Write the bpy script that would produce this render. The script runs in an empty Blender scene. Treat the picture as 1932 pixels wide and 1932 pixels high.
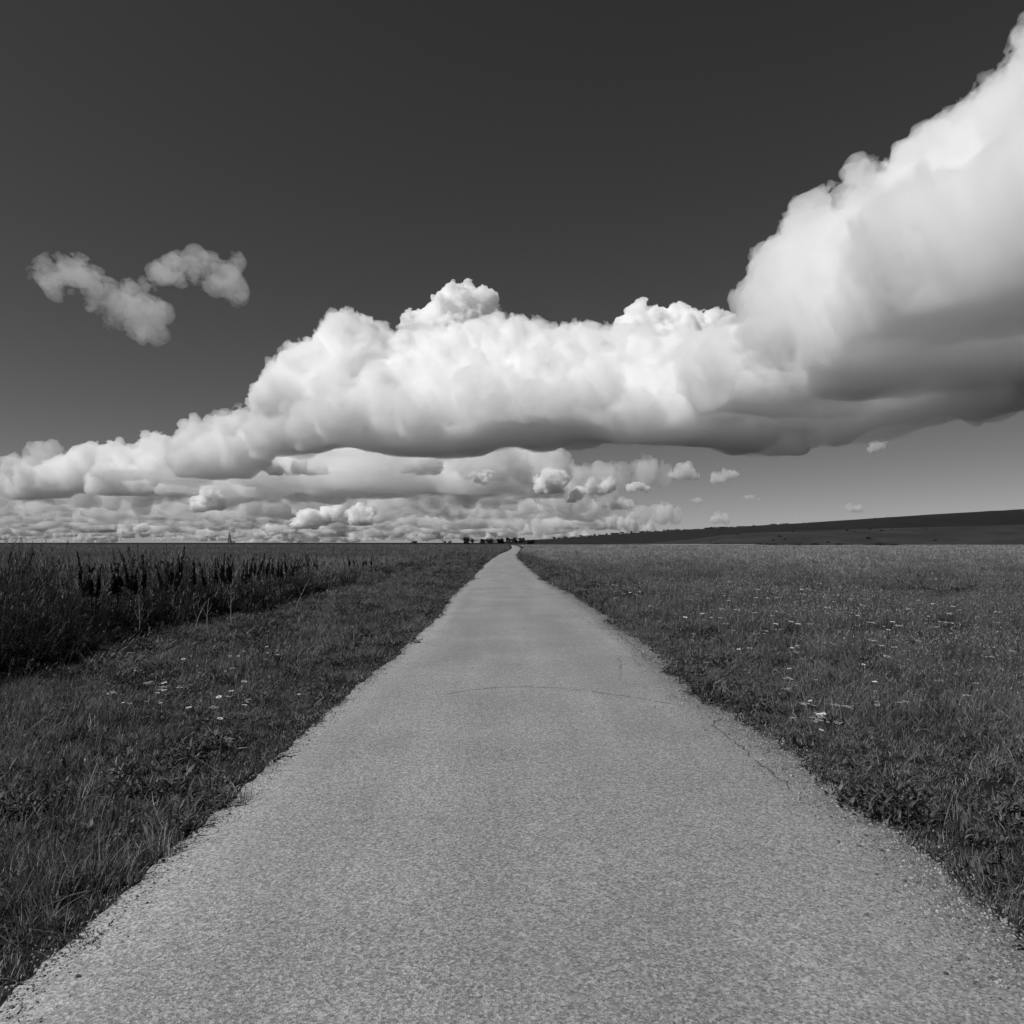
import bpy, math, random
import numpy as np
import openvdb
from mathutils import Vector, Matrix

random.seed(11)
RNG = np.random.default_rng(7)
sc = bpy.context.scene
C = sc.collection

# ------------------------------------------------------------------ camera
F = 1400.0          # focal length, in units of a 1932 wide frame
HZ = 1024.0         # horizon row
CX = 966.0
EYE = 1.55


def P(x, y, Z):
    """world point seen at (x, y) at distance Z"""
    return Vector(((x - CX) / F * Z, Z, EYE + (HZ - y) / F * Z))


cam = bpy.data.cameras.new('camera')
cam_o = bpy.data.objects.new('camera', cam)
C.objects.link(cam_o)
cam_o.location = (0, 0, EYE)
cam_o.rotation_euler = (math.pi / 2, 0, 0)
cam.sensor_width = 36
cam.lens = 36 * F / 1932
cam.shift_y = (HZ - 966) / 1932
cam.clip_start = .1
cam.clip_end = 400000
sc.camera = cam_o

# ------------------------------------------------------------------ daylight
EL, AZ = math.radians(50), math.radians(-117)      # azimuth clockwise from +Y: sun on the left, a little behind
w = bpy.data.worlds.new('World')
sc.world = w
w.use_nodes = True
nt = w.node_tree
bg = nt.nodes['Background']
sky = nt.nodes.new('ShaderNodeTexSky')
sky.sky_type = 'NISHITA'
sky.sun_disc = False
sky.sun_elevation = EL
sky.sun_rotation = AZ
sky.air_density = 1.0
sky.dust_density = 0.2
sky.ozone_density = 1.0
# black and white film behind a red filter: it only sees the red of the sky
sep = nt.nodes.new('ShaderNodeSeparateColor')
nt.links.new(sky.outputs[0], sep.inputs[0])
pw = nt.nodes.new('ShaderNodeMath')
pw.operation = 'POWER'
pw.inputs[1].default_value = 1.18
nt.links.new(sep.outputs[0], pw.inputs[0])
ml = nt.nodes.new('ShaderNodeMath')
ml.operation = 'MULTIPLY'
ml.inputs[1].default_value = 0.31
nt.links.new(pw.outputs[0], ml.inputs[0])
nt.links.new(ml.outputs[0], bg.inputs[0])
bg.inputs[1].default_value = .1
sun = bpy.data.lights.new('sun', 'SUN')
sun.energy = 3.5
sun.angle = math.radians(.5)
sun_o = bpy.data.objects.new('sun', sun)
C.objects.link(sun_o)
sd = Vector((math.sin(AZ) * math.cos(EL), math.cos(AZ) * math.cos(EL), math.sin(EL)))
sun_o.rotation_euler = sd.to_track_quat('Z', 'Y').to_euler()
sun_o.location = (-40, 0, 60)
vs = sc.view_settings
vs.view_transform = 'Standard'
vs.look = 'None'
vs.exposure = 0
vs.gamma = 1
cy = sc.cycles
cy.max_bounces = 120
cy.volume_bounces = 110
cy.diffuse_bounces = 3
cy.glossy_bounces = 2
cy.transmission_bounces = 4
cy.transparent_max_bounces = 32
cy.use_denoising = True
cy.use_adaptive_sampling = False
try:
    cy.sampling_pattern = 'BLUE_NOISE'
except Exception:
    pass


# ------------------------------------------------------------------ helpers
def tag(o, label=None, cat=None, group=None, kind=None):
    if label: o['label'] = label
    if cat: o['category'] = cat
    if group: o['group'] = group
    if kind: o['kind'] = kind
    return o


def mesh_obj(name, verts, faces, mat, parent=None, smooth=False):
    me = bpy.data.meshes.new(name)
    me.from_pydata([tuple(v) for v in verts], [], faces)
    if mat is not None:
        me.materials.append(mat)
    if smooth:
        me.shade_smooth()
    o = bpy.data.objects.new(name, me)
    C.objects.link(o)
    if parent: o.parent = parent
    return o


def empty(name, loc, rz=0):
    o = bpy.data.objects.new(name, None)
    C.objects.link(o)
    o.location = loc
    o.rotation_euler = (0, 0, rz)
    return o


def vnoise(p, seed):
    """value noise, p (n,3) -> (n,) in -1..1"""
    i = np.floor(p).astype(np.int64)
    f = p - i
    u = f * f * f * (f * (f * 6 - 15) + 10)

    def h(a, b, c):
        n = (a * 73856093 ^ b * 19349663 ^ c * 83492791 ^ seed * 2654435761) & 0xffffffff
        n = ((n ^ (n >> 13)) * 1274126177) & 0xffffffff
        n = n ^ (n >> 16)
        return (n & 0xffff) / 32767.5 - 1
    x, y, z = i[:, 0], i[:, 1], i[:, 2]
    a, b, c = u[:, 0], u[:, 1], u[:, 2]

    def L(p, q, t): return p + (q - p) * t
    return L(L(L(h(x, y, z), h(x + 1, y, z), a), L(h(x, y + 1, z), h(x + 1, y + 1, z), a), b),
             L(L(h(x, y, z + 1), h(x + 1, y, z + 1), a), L(h(x, y + 1, z + 1), h(x + 1, y + 1, z + 1), a), b), c)


def n2(x, y, s, seed):
    p = np.stack([np.asarray(x) * s, np.asarray(y) * s, np.full(np.shape(x), seed * 3.7)], -1)
    return vnoise(p.reshape(-1, 3), seed).reshape(np.shape(x))


# ------------------------------------------------------------------ materials
def new_mat(name):
    m = bpy.data.materials.new(name)
    m.use_nodes = True
    return m, m.node_tree


def grey_mat(name, v, rough=.9, noise=None, spread=.3, detail=6, bump=0):
    """matt grey surface, optionally mottled by noise of the given scale (1/m)"""
    m, t = new_mat(name)
    b = t.nodes['Principled BSDF']
    b.inputs['Roughness'].default_value = rough
    b.inputs['Specular IOR Level'].default_value = .25
    b.inputs['Base Color'].default_value = (v, v, v, 1)
    if noise:
        g = t.nodes.new('ShaderNodeNewGeometry')
        n = t.nodes.new('ShaderNodeTexNoise')
        n.inputs['Scale'].default_value = noise
        n.inputs['Detail'].default_value = detail
        n.inputs['Roughness'].default_value = .65
        t.links.new(g.outputs['Position'], n.inputs['Vector'])
        r = t.nodes.new('ShaderNodeMapRange')
        r.inputs[1].default_value, r.inputs[2].default_value = .3, .7
        r.inputs[3].default_value, r.inputs[4].default_value = v * (1 - spread), v * (1 + spread)
        t.links.new(n.outputs[0], r.inputs[0])
        t.links.new(r.outputs[0], b.inputs['Base Color'])
        if bump:
            bp = t.nodes.new('ShaderNodeBump')
            bp.inputs['Strength'].default_value = bump
            t.links.new(n.outputs[0], bp.inputs['Height'])
            t.links.new(bp.outputs[0], b.inputs['Normal'])
    return m


def cloud_mat(name, density, albedo=1.0):
    m, t = new_mat(name)
    t.nodes.clear()
    out = t.nodes.new('ShaderNodeOutputMaterial')
    v = t.nodes.new('ShaderNodeVolumeScatter')
    v.inputs['Color'].default_value = (albedo, albedo, albedo, 1)
    v.inputs['Density'].default_value = density
    v.inputs['Anisotropy'].default_value = 0
    t.links.new(v.outputs[0], out.inputs['Volume'])
    return m


# ------------------------------------------------------------------ clouds
def cloud(name, blobs, base, vox, mat, levels=2, kids=9, rough=1.0, seed=1, soft=1, billow=True, ragged=.5, single=False, crumbs=.03, kmin=.25, kmax=.5, up=.3):
    """cumulus: big puffs sprout smaller puffs, are cut by the flat condensation level and roughened; one closed mesh
    of even, scattering vapour"""
    rng = random.Random(seed)
    cur = [(Vector(c), r) for c, r in blobs]
    spheres = list(cur)
    for lv in range(levels):
        nxt = []
        for c, r in cur:
            if r < 3 * vox: continue
            for k in range(kids):
                v = Vector((rng.gauss(0, 1), rng.gauss(0, 1), rng.gauss(0, 1) + up)).normalized()
                nxt.append((c + v * (r * rng.uniform(.82, 1.0)), r * rng.uniform(kmin, kmax)))
        spheres += nxt
        cur = nxt
    spheres = [(c, r) for c, r in spheres if c.z + r > base and r > vox * .8]
    mn = np.array([min(c[i] - r for c, r in spheres) for i in range(3)]) - 8 * vox
    mx = np.array([max(c[i] + r for c, r in spheres) for i in range(3)]) + 8 * vox
    mn[2] = max(mn[2], base - 8 * vox)
    n = np.ceil((mx - mn) / vox).astype(int)
    B = 6 * vox
    D = np.full(n, B, np.float32)
    ax = [(mn[i] + np.arange(n[i]) * vox).astype(np.float32) for i in range(3)]
    for c, r in spheres:
        lo = [max(0, int((c[i] - r - B - mn[i]) / vox)) for i in range(3)]
        hi = [min(n[i], int((c[i] + r + B - mn[i]) / vox) + 2) for i in range(3)]
        if any(hi[i] <= lo[i] for i in range(3)): continue
        s = tuple(slice(lo[i], hi[i]) for i in range(3))
        dd = np.sqrt((ax[0][s[0]] - c.x)[:, None, None] ** 2 + (ax[1][s[1]] - c.y)[None, :, None] ** 2
                     + (ax[2][s[2]] - c.z)[None, None, :] ** 2) - np.float32(r)
        np.minimum(D[s], dd, out=D[s])
    gx, gy = np.meshgrid(ax[0], ax[1], indexing='ij')
    bn = (n2(gx, gy, 1 / (vox * 60), seed + 5) * 5 + n2(gx, gy, 1 / (vox * 22), seed + 6) * 2.2) * vox * ragged
    D = np.maximum(D, (base + bn.astype(np.float32))[:, :, None] - ax[2][None, None, :])
    D = np.clip(D, -B, B)
    for _ in range(soft):                       # round the creases
        for a in range(3):
            D = (np.roll(D, 1, a) + D * 2 + np.roll(D, -1, a)) * np.float32(.25)
    idx = np.nonzero(np.abs(D) < 5 * vox)
    p = np.stack([ax[i][idx[i]] for i in range(3)], -1).astype(np.float64)
    disp = np.zeros(len(p))
    wl, am = vox * 14, vox * 2.6 * rough
    for k in range(5):
        q = p / wl
        nz = vnoise(q, seed * 11 + k)
        disp += am * ((.45 - 2.0 * np.abs(nz)) if billow and k else nz)
        wl /= 2.05
        am /= 1.55
    fl = np.clip((p[:, 2] - base) / (6 * vox), .25, 1)
    D[idx] += (disp * fl).astype(np.float32)
    for a in range(3):                          # closed at the borders
        sl = [slice(None)] * 3
        for e in (0, -1):
            sl[a] = e
            D[tuple(sl)] = B
    g = openvdb.FloatGrid(float(B))
    g.copyFromArray(D)
    pts, quads = g.convertToQuads(isovalue=0.0)
    lab = np.arange(len(pts))                   # keep the cloud, drop the stray crumbs
    for _ in range(400):
        m_ = lab[quads].min(1)
        new = lab.copy()
        for q in range(4): np.minimum.at(new, quads[:, q], m_)
        new = new[new]
        if (new == lab).all(): break
        lab = new
    ids, cnt = np.unique(lab, return_counts=True)
    big_ = ids[cnt.argmax()] if single else ids[cnt > crumbs * cnt.max()]
    kv = np.isin(lab, big_)
    quads = quads[kv[quads[:, 0]]]
    remap = np.cumsum(kv) - 1
    pts, quads = pts[kv], remap[quads]
    org = np.array([(mn[0] + mx[0]) / 2, (mn[1] + mx[1]) / 2, base])
    pts = pts.astype(np.float64) * vox + mn - org
    me = bpy.data.meshes.new(name)
    me.vertices.add(len(pts))
    me.loops.add(len(quads) * 4)
    me.polygons.add(len(quads))
    me.vertices.foreach_set('co', pts.astype(np.float32).ravel())
    me.loops.foreach_set('vertex_index', quads.astype(np.int32).ravel())
    me.polygons.foreach_set('loop_start', np.arange(0, len(quads) * 4, 4, dtype=np.int32))
    me.update(calc_edges=True)
    me.materials.append(mat)
    o = bpy.data.objects.new(name, me)
    o.location = org
    C.objects.link(o)
    return o


def drop(Z):                                    # the earth curves away
    return Z * Z / (2 * 6371000)


BASE = 900.0
M_BIG = cloud_mat('cumulus vapour', .0085)
M_TOWER = cloud_mat('bright cumulus vapour', .032)
M_TOP = cloud_mat('billowing top vapour', .016)
M_NEAR = cloud_mat('soft cumulus vapour', .0075)
M_WISP = cloud_mat('thin vapour', .0065)
M_MID = cloud_mat('haze-greyed mid cumulus vapour', .008, .985)  # albedo lowered: the haze in front is put into the cloud's colour
M_PUFF = cloud_mat('small bright puff vapour', .028)
M_PUFF2 = cloud_mat('small pale puff vapour', .010)
M_FAR = cloud_mat('haze-greyed far cumulus vapour', .0030, .955)  # thin and grey: distance haze built into the vapour itself


def px(lst):
    return [(P(x, y, Z), r / F * Z) for x, y, r, Z in lst]


def lerp_tab(tab, x):
    return float(np.interp(x, [a for a, b in tab], [b for a, b in tab]))


# --- the long cumulus across the middle
front = [(500, 6700), (600, 6250), (700, 6100), (800, 5900), (900, 5400), (1000, 5050), (1100, 4950), (1200, 5450), (1250, 5300),
         (1300, 4950), (1400, 4750), (1500, 4650), (1700, 4450), (1900, 4300)]
back = [(500, 7240), (700, 7370), (900, 7540), (1100, 7450), (1250, 7160), (1400, 7780), (1550, 6670), (1700, 5676), (1900, 4960)]
rng = random.Random(5)
blobs = []
for k in range(150):
    x = rng.uniform(520, 1900)
    zf, zb = lerp_tab(front, x), lerp_tab(back, x)
    r = rng.uniform(170, 330)
    if zb - zf < 2.2 * r: r = (zb - zf) / 2.2
    zf = min(zf + (620 if x < 1350 else 250), zb - 2.2 * r)
    Z = rng.uniform(zf + r, zb - r)
    blobs.append((((x - CX) / F * Z, Z, BASE + rng.uniform(.15, .6) * r), r))
crest = [(485, 790), (488, 768), (497, 745), (506, 708), (540, 688), (546, 660), (575, 648), (606, 640), (614, 605), (650, 584), (665, 592), (690, 602), (715, 625), (738, 637),
         (760, 632), (800, 625), (850, 618), (900, 615), (940, 603), (990, 606), (1050, 622), (1085, 612), (1117, 630), (1170, 622), (1200, 620), (1300, 640), (1420, 610), (1700, 640)]
cr = [(a[0] + (b[0] - a[0]) * t, a[1] + (b[1] - a[1]) * t) for a, b in zip(crest, crest[1:]) for t in (0, .2, .4, .6, .8)]
shell = []
for k in range(900):
    x, y = rng.uniform(487, 1650), rng.uniform(585, 845)
    if y < lerp_tab(crest, x): continue
    dmin = min(math.hypot(x - a, y - b) for a, b in cr)
    if x < 540: dmin = min(dmin, x - 486)
    r = min(rng.uniform(24, 46), dmin * .93)
    if r < 9 or (r < 18 and rng.random() < .3): continue
    zf = lerp_tab(front, x)
    top = lerp_tab(crest, x)
    u = (850 - y) / (850 - top)                       # 0 at the base, 1 at the crest
    if y > 765: r = max(r, min(60, dmin * .93))
    Z = zf + (7100 - zf) * u + max(0, .36 - u) * 2000 * min(1, max(.25, (x - 620) / 300)) + r / F * zf * 1.1 + rng.uniform(0, 160)
    Z = min(Z, lerp_tab(back, x) - r / F * zf * 1.3)
    c = P(x, y, Z)
    R0 = r / F * Z
    blobs.append((c, R0))
    if u > .38 and rng.random() < .55: shell.append((c + Vector((-.25, -.55, .2)) * R0, R0 * rng.uniform(.5, .8)))
    if u < .8: blobs.append((c + Vector((0, R0 * 1.3, 0)), R0 * 1.25))
blobs += px([(500, 752, 14, 6950), (509, 726, 20, 6950), (522, 704, 18, 6980), (542, 694, 18, 6980), (556, 668, 20, 7000), (582, 660, 20, 7000), (604, 652, 18, 7000), (624, 622, 18, 7030),
              (634, 606, 15, 7040), (652, 598, 15, 7050), (668, 604, 14, 7050), (690, 616, 16, 7050), (714, 638, 16, 7050), (650, 625, 30, 7040), (600, 680, 40, 6980), (560, 700, 40, 6950), (530, 735, 40, 6900),
              (800, 636, 16, 7000), (862, 630, 18, 7000), (940, 616, 16, 7000), (985, 620, 16, 7000), (1086, 627, 17, 6900), (1110, 640, 14, 6900), (1040, 632, 14, 6950), (1170, 634, 14, 6800),
              (640, 790, 46, 6350), (585, 805, 34, 6600), (520, 812, 30, 6950), (1200, 768, 44, 5900), (790, 785, 44, 6300), (1330, 700, 60, 5500), (1400, 700, 70, 5200), (1500, 690, 70, 4950), (1600, 700, 70, 4700)])
o = cloud('cloud', blobs, BASE, 14, M_BIG, seed=3, kids=8, soft=1, rough=1.1, ragged=2.8)
top_blobs = px([(x, y, r * rng.uniform(.7, 1), 6990 + (600 - y) * .5) for x, y, r in
                [(500, 756, 14), (508, 730, 17), (522, 710, 18), (540, 700, 16), (553, 674, 18), (580, 664, 18), (604, 656, 17), (620, 628, 17), (634, 610, 15), (652, 600, 15), (668, 607, 14), (690, 619, 16),
                 (714, 640, 16), (738, 650, 12), (760, 644, 12), (795, 638, 14), (830, 634, 16), (862, 630, 17), (900, 628, 16), (940, 618, 15), (985, 622, 15), (1015, 628, 13), (1040, 634, 13), (1065, 634, 12), (1086, 627, 15),
                 (1108, 638, 13), (1140, 640, 12), (1170, 635, 13), (1195, 636, 14), (560, 720, 26), (600, 700, 30), (640, 660, 30), (690, 660, 26), (530, 745, 24)]])
c = cloud('cloud_top', top_blobs + shell, BASE + 250, 12, M_TOP, seed=5, kids=9, soft=0, rough=1.1)
c.parent = o
c.matrix_parent_inverse = Matrix.Translation(-o.location)
tag(o, 'long heaped grey and white cumulus cloud spanning the middle of the sky', 'cloud')

# --- the bright towers rising behind it
o = cloud('cloud', px([(795, 620, 32, 9000), (770, 622, 16, 9000), (830, 605, 36, 9000), (872, 590, 42, 9100), (905, 590, 36, 9100), (900, 566, 14, 9000),
                       (860, 566, 17, 9000), (850, 640, 50, 9100), (915, 620, 26, 9100), (960, 618, 18, 9100), (980, 640, 30, 9100)]),
          BASE + 1100, 18, M_TOWER, seed=8, kids=10)
tag(o, 'brilliant white cauliflower cloud top with twin knobs behind the long cumulus', 'cloud')
o = cloud('cloud', px([(1200, 612, 26, 8600), (1205, 598, 20, 8600), (1225, 640, 44, 8500), (1262, 620, 42, 8600), (1250, 594, 20, 8600), (1268, 590, 16, 8600),
                       (1300, 628, 36, 8500), (1335, 636, 34, 8400), (1365, 632, 28, 8400), (1290, 665, 50, 8200), (1180, 640, 18, 8500)]),
          BASE + 1100, 18, M_TOWER, seed=15, kids=10)
tag(o, 'brilliant white cloud top between the long cumulus and the towering right-hand cloud', 'cloud')

# --- the near tower at the right
o = cloud('cloud', px([(1430, 610, 48, 4300), (1420, 575, 34, 4350), (1450, 540, 44, 4350), (1480, 500, 50, 4350), (1500, 580, 75, 4200), (1470, 650, 50, 4100),
                       (1540, 470, 70, 4350), (1570, 540, 100, 4150), (1560, 640, 70, 3950), (1650, 480, 110, 4200), (1660, 590, 100, 3900),
                       (1640, 670, 60, 3800), (1760, 500, 120, 4100), (1760, 610, 110, 3750), (1740, 680, 60, 3600), (1860, 520, 130, 4000),
                       (1880, 620, 110, 3600), (1980, 600, 140, 3700), (1640, 610, 90, 3600), (1690, 585, 120, 3400), (1760, 560, 140, 3200), (1850, 500, 160, 2950), (1940, 470, 180, 2750), (2060, 400, 200, 2600), (1720, 400, 70, 4300), (1830, 400, 80, 4200), (1950, 450, 120, 4100), (1790, 340, 80, 4200), (1870, 290, 100, 4000), (1960, 240, 120, 3800), (2080, 200, 160, 3600), (1980, 330, 130, 3700)] + [(x, 722 - (x - 1600) * .09, 66, 4500 - (x - 1600) * .8) for x in range(1600, 2000, 50)]
                      + [(x, 690 - (x - 1640) * .12, 70, 4100 - (x - 1600) * .9) for x in range(1640, 2000, 50)]),
          BASE, 15, M_NEAR, seed=21, kids=8, soft=3, rough=1.3)
tag(o, 'huge soft cloud towering out of the picture at upper right', 'cloud')

# --- dark scud below the right end of the long cumulus
wedge = [(1412, 862, 3), (1440, 855, 8), (1480, 846, 13), (1530, 836, 16), (1570, 828, 18), (1610, 820, 20), (1650, 811, 22), (1700, 798, 24), (1750, 784, 26), (1810, 766, 30), (1900, 740, 34)]
wl = []
for a, b in zip(wedge, wedge[1:]):
    for t in np.linspace(0, 1, 7)[:-1]:
        x, y, r = [a[q] + (b[q] - a[q]) * t for q in range(3)]
        wl.append((x, y, r, 5500 - (x - 1412) * 3))
o = cloud('cloud', px(wl), 0, 14, M_NEAR, seed=31, soft=4, levels=1, kids=2, rough=.8, billow=False)
tag(o, 'dark wedge of low cloud under the right end of the long cumulus', 'cloud')

# --- two cumuli at the left
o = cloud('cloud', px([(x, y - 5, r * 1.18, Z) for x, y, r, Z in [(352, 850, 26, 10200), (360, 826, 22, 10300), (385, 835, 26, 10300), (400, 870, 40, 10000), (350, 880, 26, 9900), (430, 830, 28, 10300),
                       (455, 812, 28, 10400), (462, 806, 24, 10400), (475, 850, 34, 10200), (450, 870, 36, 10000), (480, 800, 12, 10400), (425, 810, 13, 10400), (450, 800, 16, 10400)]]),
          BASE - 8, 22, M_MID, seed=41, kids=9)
tag(o, 'rounded grey cumulus cloud touching the left end of the long cumulus', 'cloud')
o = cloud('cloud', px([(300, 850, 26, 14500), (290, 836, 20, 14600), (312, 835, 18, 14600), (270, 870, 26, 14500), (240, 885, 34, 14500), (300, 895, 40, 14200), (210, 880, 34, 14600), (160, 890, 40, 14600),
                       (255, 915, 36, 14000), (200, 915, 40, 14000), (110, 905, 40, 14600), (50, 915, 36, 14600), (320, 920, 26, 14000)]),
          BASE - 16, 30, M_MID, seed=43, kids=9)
tag(o, 'stepped grey cumulus bank running out of the left edge of the sky', 'cloud')

# --- torn fragments high at the left
def scrap(spine, n, r0, r1, seed):
    rr = random.Random(seed)
    out = []
    for k in range(n):
        a, b = rr.choice(list(zip(spine, spine[1:])))
        t = rr.random()
        wd = a[2] + (b[2] - a[2]) * t
        out.append((a[0] + (b[0] - a[0]) * t + rr.gauss(0, wd * .7), a[1] + (b[1] - a[1]) * t + rr.gauss(0, wd * .55), rr.uniform(r0, r1) * (.5 + wd / 40), 3000 + rr.gauss(0, 40)))
    return px(out)


o = cloud('cloud', scrap([(70, 520, 12), (150, 525, 28), (235, 560, 30), (262, 585, 22), (275, 625, 8), (300, 634, 4)], 150, 5, 11, 51), BASE - 190, 6, M_WISP, seed=51, rough=4.5, soft=0, levels=1, kids=4, crumbs=.002)
tag(o, 'torn grey cloud scrap low on the far left with a trailing wisp', 'cloud')
o = cloud('cloud', scrap([(300, 512, 10), (350, 510, 22), (410, 512, 24), (440, 540, 10), (446, 560, 4)], 110, 5, 10, 53), BASE - 190, 6, M_WISP, seed=53, rough=4.5, soft=0, levels=1, kids=4, crumbs=.002)
tag(o, 'torn grey cloud scrap at the top left beside the lower one', 'cloud')

# --- small single clouds under the right half
singles = [
    ((1290, 893), [(1285, 888, 11), (1298, 888, 9), (1275, 896, 9), (1305, 897, 10), (1290, 898, 12)], 13000, 'small ragged white cloud alone in clear sky beneath the long cumulus'),
    ((1365, 903), [(1376, 894, 9), (1366, 900, 10), (1354, 907, 9), (1384, 893, 6)], 13500, 'small slanting white cloud just right of the ragged one'),
    ((1117, 925), [(1117, 918, 9), (1114, 928, 8)], 17000, 'left puff of the two bright little cloud knobs'),
    ((1142, 922), [(1146, 914, 9), (1140, 921, 10), (1130, 930, 7), (1152, 919, 6)], 17000, 'right and larger puff of the two bright little cloud knobs'),
    ((1090, 935), [(1086, 936, 8), (1078, 944, 9), (1094, 930, 7)], 18000, 'small bright cloud slanting up to the two knobs'),
    ((1042, 912), [(1040, 905, 16), (1052, 900, 14), (1030, 918, 16), (1045, 915, 14)], 15000, 'blurred oval pale cloud right of the bright torn wisps'),
    ((1175, 955), [(1155, 956, 6), (1168, 955, 8), (1182, 955, 8), (1195, 956, 6), (1142, 957, 4)], 19000, 'flat lens shaped white cloud in clear sky'),
    ((1200, 921), [(1196, 921, 7), (1208, 921, 6), (1188, 924, 5), (1220, 924, 4)], 16500, 'little flat white cloud between two bright knobs and ragged cloud'),
    ((1400, 941), [(1373, 942, 3), (1379, 942, 3), (1385, 941, 4), (1392, 941, 4), (1399, 940, 4), (1406, 940, 4), (1413, 940, 4), (1420, 941, 4), (1427, 942, 3), (1432, 942, 3)], 17500, 'thin flat streak of white cloud over the right field'),
    ((1315, 948), [(1310, 948, 3), (1318, 948, 4)], 18500, 'tiny white cloud fleck left of the thin streak'),
    ((1357, 980), [(1354, 976, 7), (1362, 980, 7), (1350, 984, 6), (1370, 985, 5)], 26000, 'tiny pointed cloud standing just above the dark ridge'),
    ((1610, 962), [(1606, 962, 6), (1614, 961, 6), (1622, 964, 4)], 22000, 'tiny fluffy cloud near the right end of the ridge'),
    ((1515, 974), [(1510, 974, 4), (1518, 974, 4)], 24000, 'faint cloud speck above the middle of the ridge'),
    ((1640, 850), [(1625, 856, 8), (1650, 846, 8), (1665, 842, 6)], 8500, 'faint torn cloud scrap below the dark wedge'),
    ((910, 900), [(893, 897, 5), (905, 900, 6), (918, 893, 6), (926, 897, 5), (915, 908, 6), (900, 905, 6)], 14000, 'brilliant torn cloud wisps under the middle of the long cumulus'),
    ((395, 950), [(392, 938, 14), (405, 945, 12), (380, 948, 11), (368, 956, 10), (395, 955, 14), (412, 958, 9)], 19000, 'bright domed cumulus standing alone low at the left'),
    ((520, 885), [(505, 878, 8), (515, 883, 10), (525, 890, 9), (500, 870, 5)], 13000, 'small bright torn puff under the left end of the long cumulus'),
    ((590, 975), [(575, 985, 14), (595, 978, 15), (615, 972, 13), (635, 966, 9), (560, 990, 10)], 27000, 'bright topped cloud left of its twin low over the horizon'),
    ((680, 972), [(665, 972, 11), (680, 968, 12), (695, 966, 10), (672, 982, 14), (690, 982, 12)], 26000, 'bright topped cloud right of its twin low over the horizon'),
    ((572, 890), [(566, 887, 14), (585, 890, 12), (552, 892, 10), (605, 893, 10)], 13500, 'soft pale puff below the dark base of the long cumulus'),
    ((790, 880), [(775, 878, 15), (800, 876, 18), (820, 884, 14), (850, 884, 10), (760, 886, 10)], 13000, 'rounded pale puff under the centre of the long cumulus'),
    ((262, 1000), [(258, 998, 6), (268, 997, 7), (275, 999, 5)], 32000, 'tiny bright cloud low at far left above the weeds'),
]
for i, (ctr, lst, Z, lab) in enumerate(singles):
    Z = {True: 10600 + (Z - 8000) * .07, False: Z}[Z > 9500]
    rmx = max(r for _, _, r in lst)
    zb = P(0, max(y + r * .55 for _, y, r in lst), Z).z
    big = rmx > 12
    o = cloud('cloud', px([(x, y, r, Z + (k % 3 - 1) * r * Z / F) for k, (x, y, r) in enumerate(lst)]), zb, Z / F * 1.0, M_PUFF if ('bright' in lab or 'brilliant' in lab) else M_PUFF2,
              seed=60 + i, kids=9, rough=2.2, levels=2, soft=0, kmin=.3, kmax=.6, ragged=1.2, single=True)
    tag(o, lab, 'cloud')

# --- the far bank: rows of flat based cumuli back to the horizon
protos = []
for k in range(7):
    rr = random.Random(100 + k)
    bl = []
    L = rr.uniform(900, 1900)
    for j in range(rr.randint(20, 32)):
        u = rr.uniform(-1, 1)
        r = rr.uniform(110, 250) * (1.15 - .6 * abs(u))
        bl.append((Vector((u * L, rr.uniform(-450, 450), rr.uniform(.05, 1) ** 1.6 * 2.3 * r * (1.1 - abs(u)))), r))
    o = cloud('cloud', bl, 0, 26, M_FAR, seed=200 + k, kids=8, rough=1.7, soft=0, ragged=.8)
    protos.append(o)
rr = random.Random(77)
rows = []
for Z, nb in ((12800, 5), (15000, 5), (18000, 6), (22000, 8), (24500, 9), (28500, 10), (33000, 12), (41000, 13), (52000, 14), (66000, 15), (84000, 16), (98000, 16)):
    for j in range(nb):
        x = -60 + (1130 + Z / 450 + 60 + rr.uniform(-120, 120)) * (j + rr.uniform(.0, 1.0)) / nb
        if Z < 16000: x = 500 + (x + 60) / (1190 + Z / 450) * 560
        if rr.random() < (x - 820) / 420: continue
        rows.append((x, Z * rr.uniform(.94, 1.06)))
used = set()
for i, (x, Z) in enumerate(rows):
    k = rr.randrange(len(protos))
    if k in used:
        o = protos[k].copy()
        C.objects.link(o)
    else:
        o = protos[k]
        used.add(k)
    s = rr.choice((.6, .85, 1.05, 1.25, 1.5)) * rr.uniform(.85, 1.15) * (1 + Z / 90000)
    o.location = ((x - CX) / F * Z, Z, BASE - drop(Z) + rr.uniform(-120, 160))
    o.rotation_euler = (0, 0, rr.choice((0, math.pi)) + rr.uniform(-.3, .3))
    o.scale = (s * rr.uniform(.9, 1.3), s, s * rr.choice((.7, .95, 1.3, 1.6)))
    where = 'left' if x < 560 else 'centre'
    lab = ('hazy flat based cumulus low in the far cloud bank over the left field' if x < 560 else
           'hazy flat based cumulus low in the far cloud bank above the path')
    tag(o, lab, 'cloud', 'far cumulus bank over the left field' if x < 560 else 'far cumulus bank above the path')
for k, o in enumerate(protos):
    if k not in used:
        bpy.data.objects.remove(o)

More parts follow.
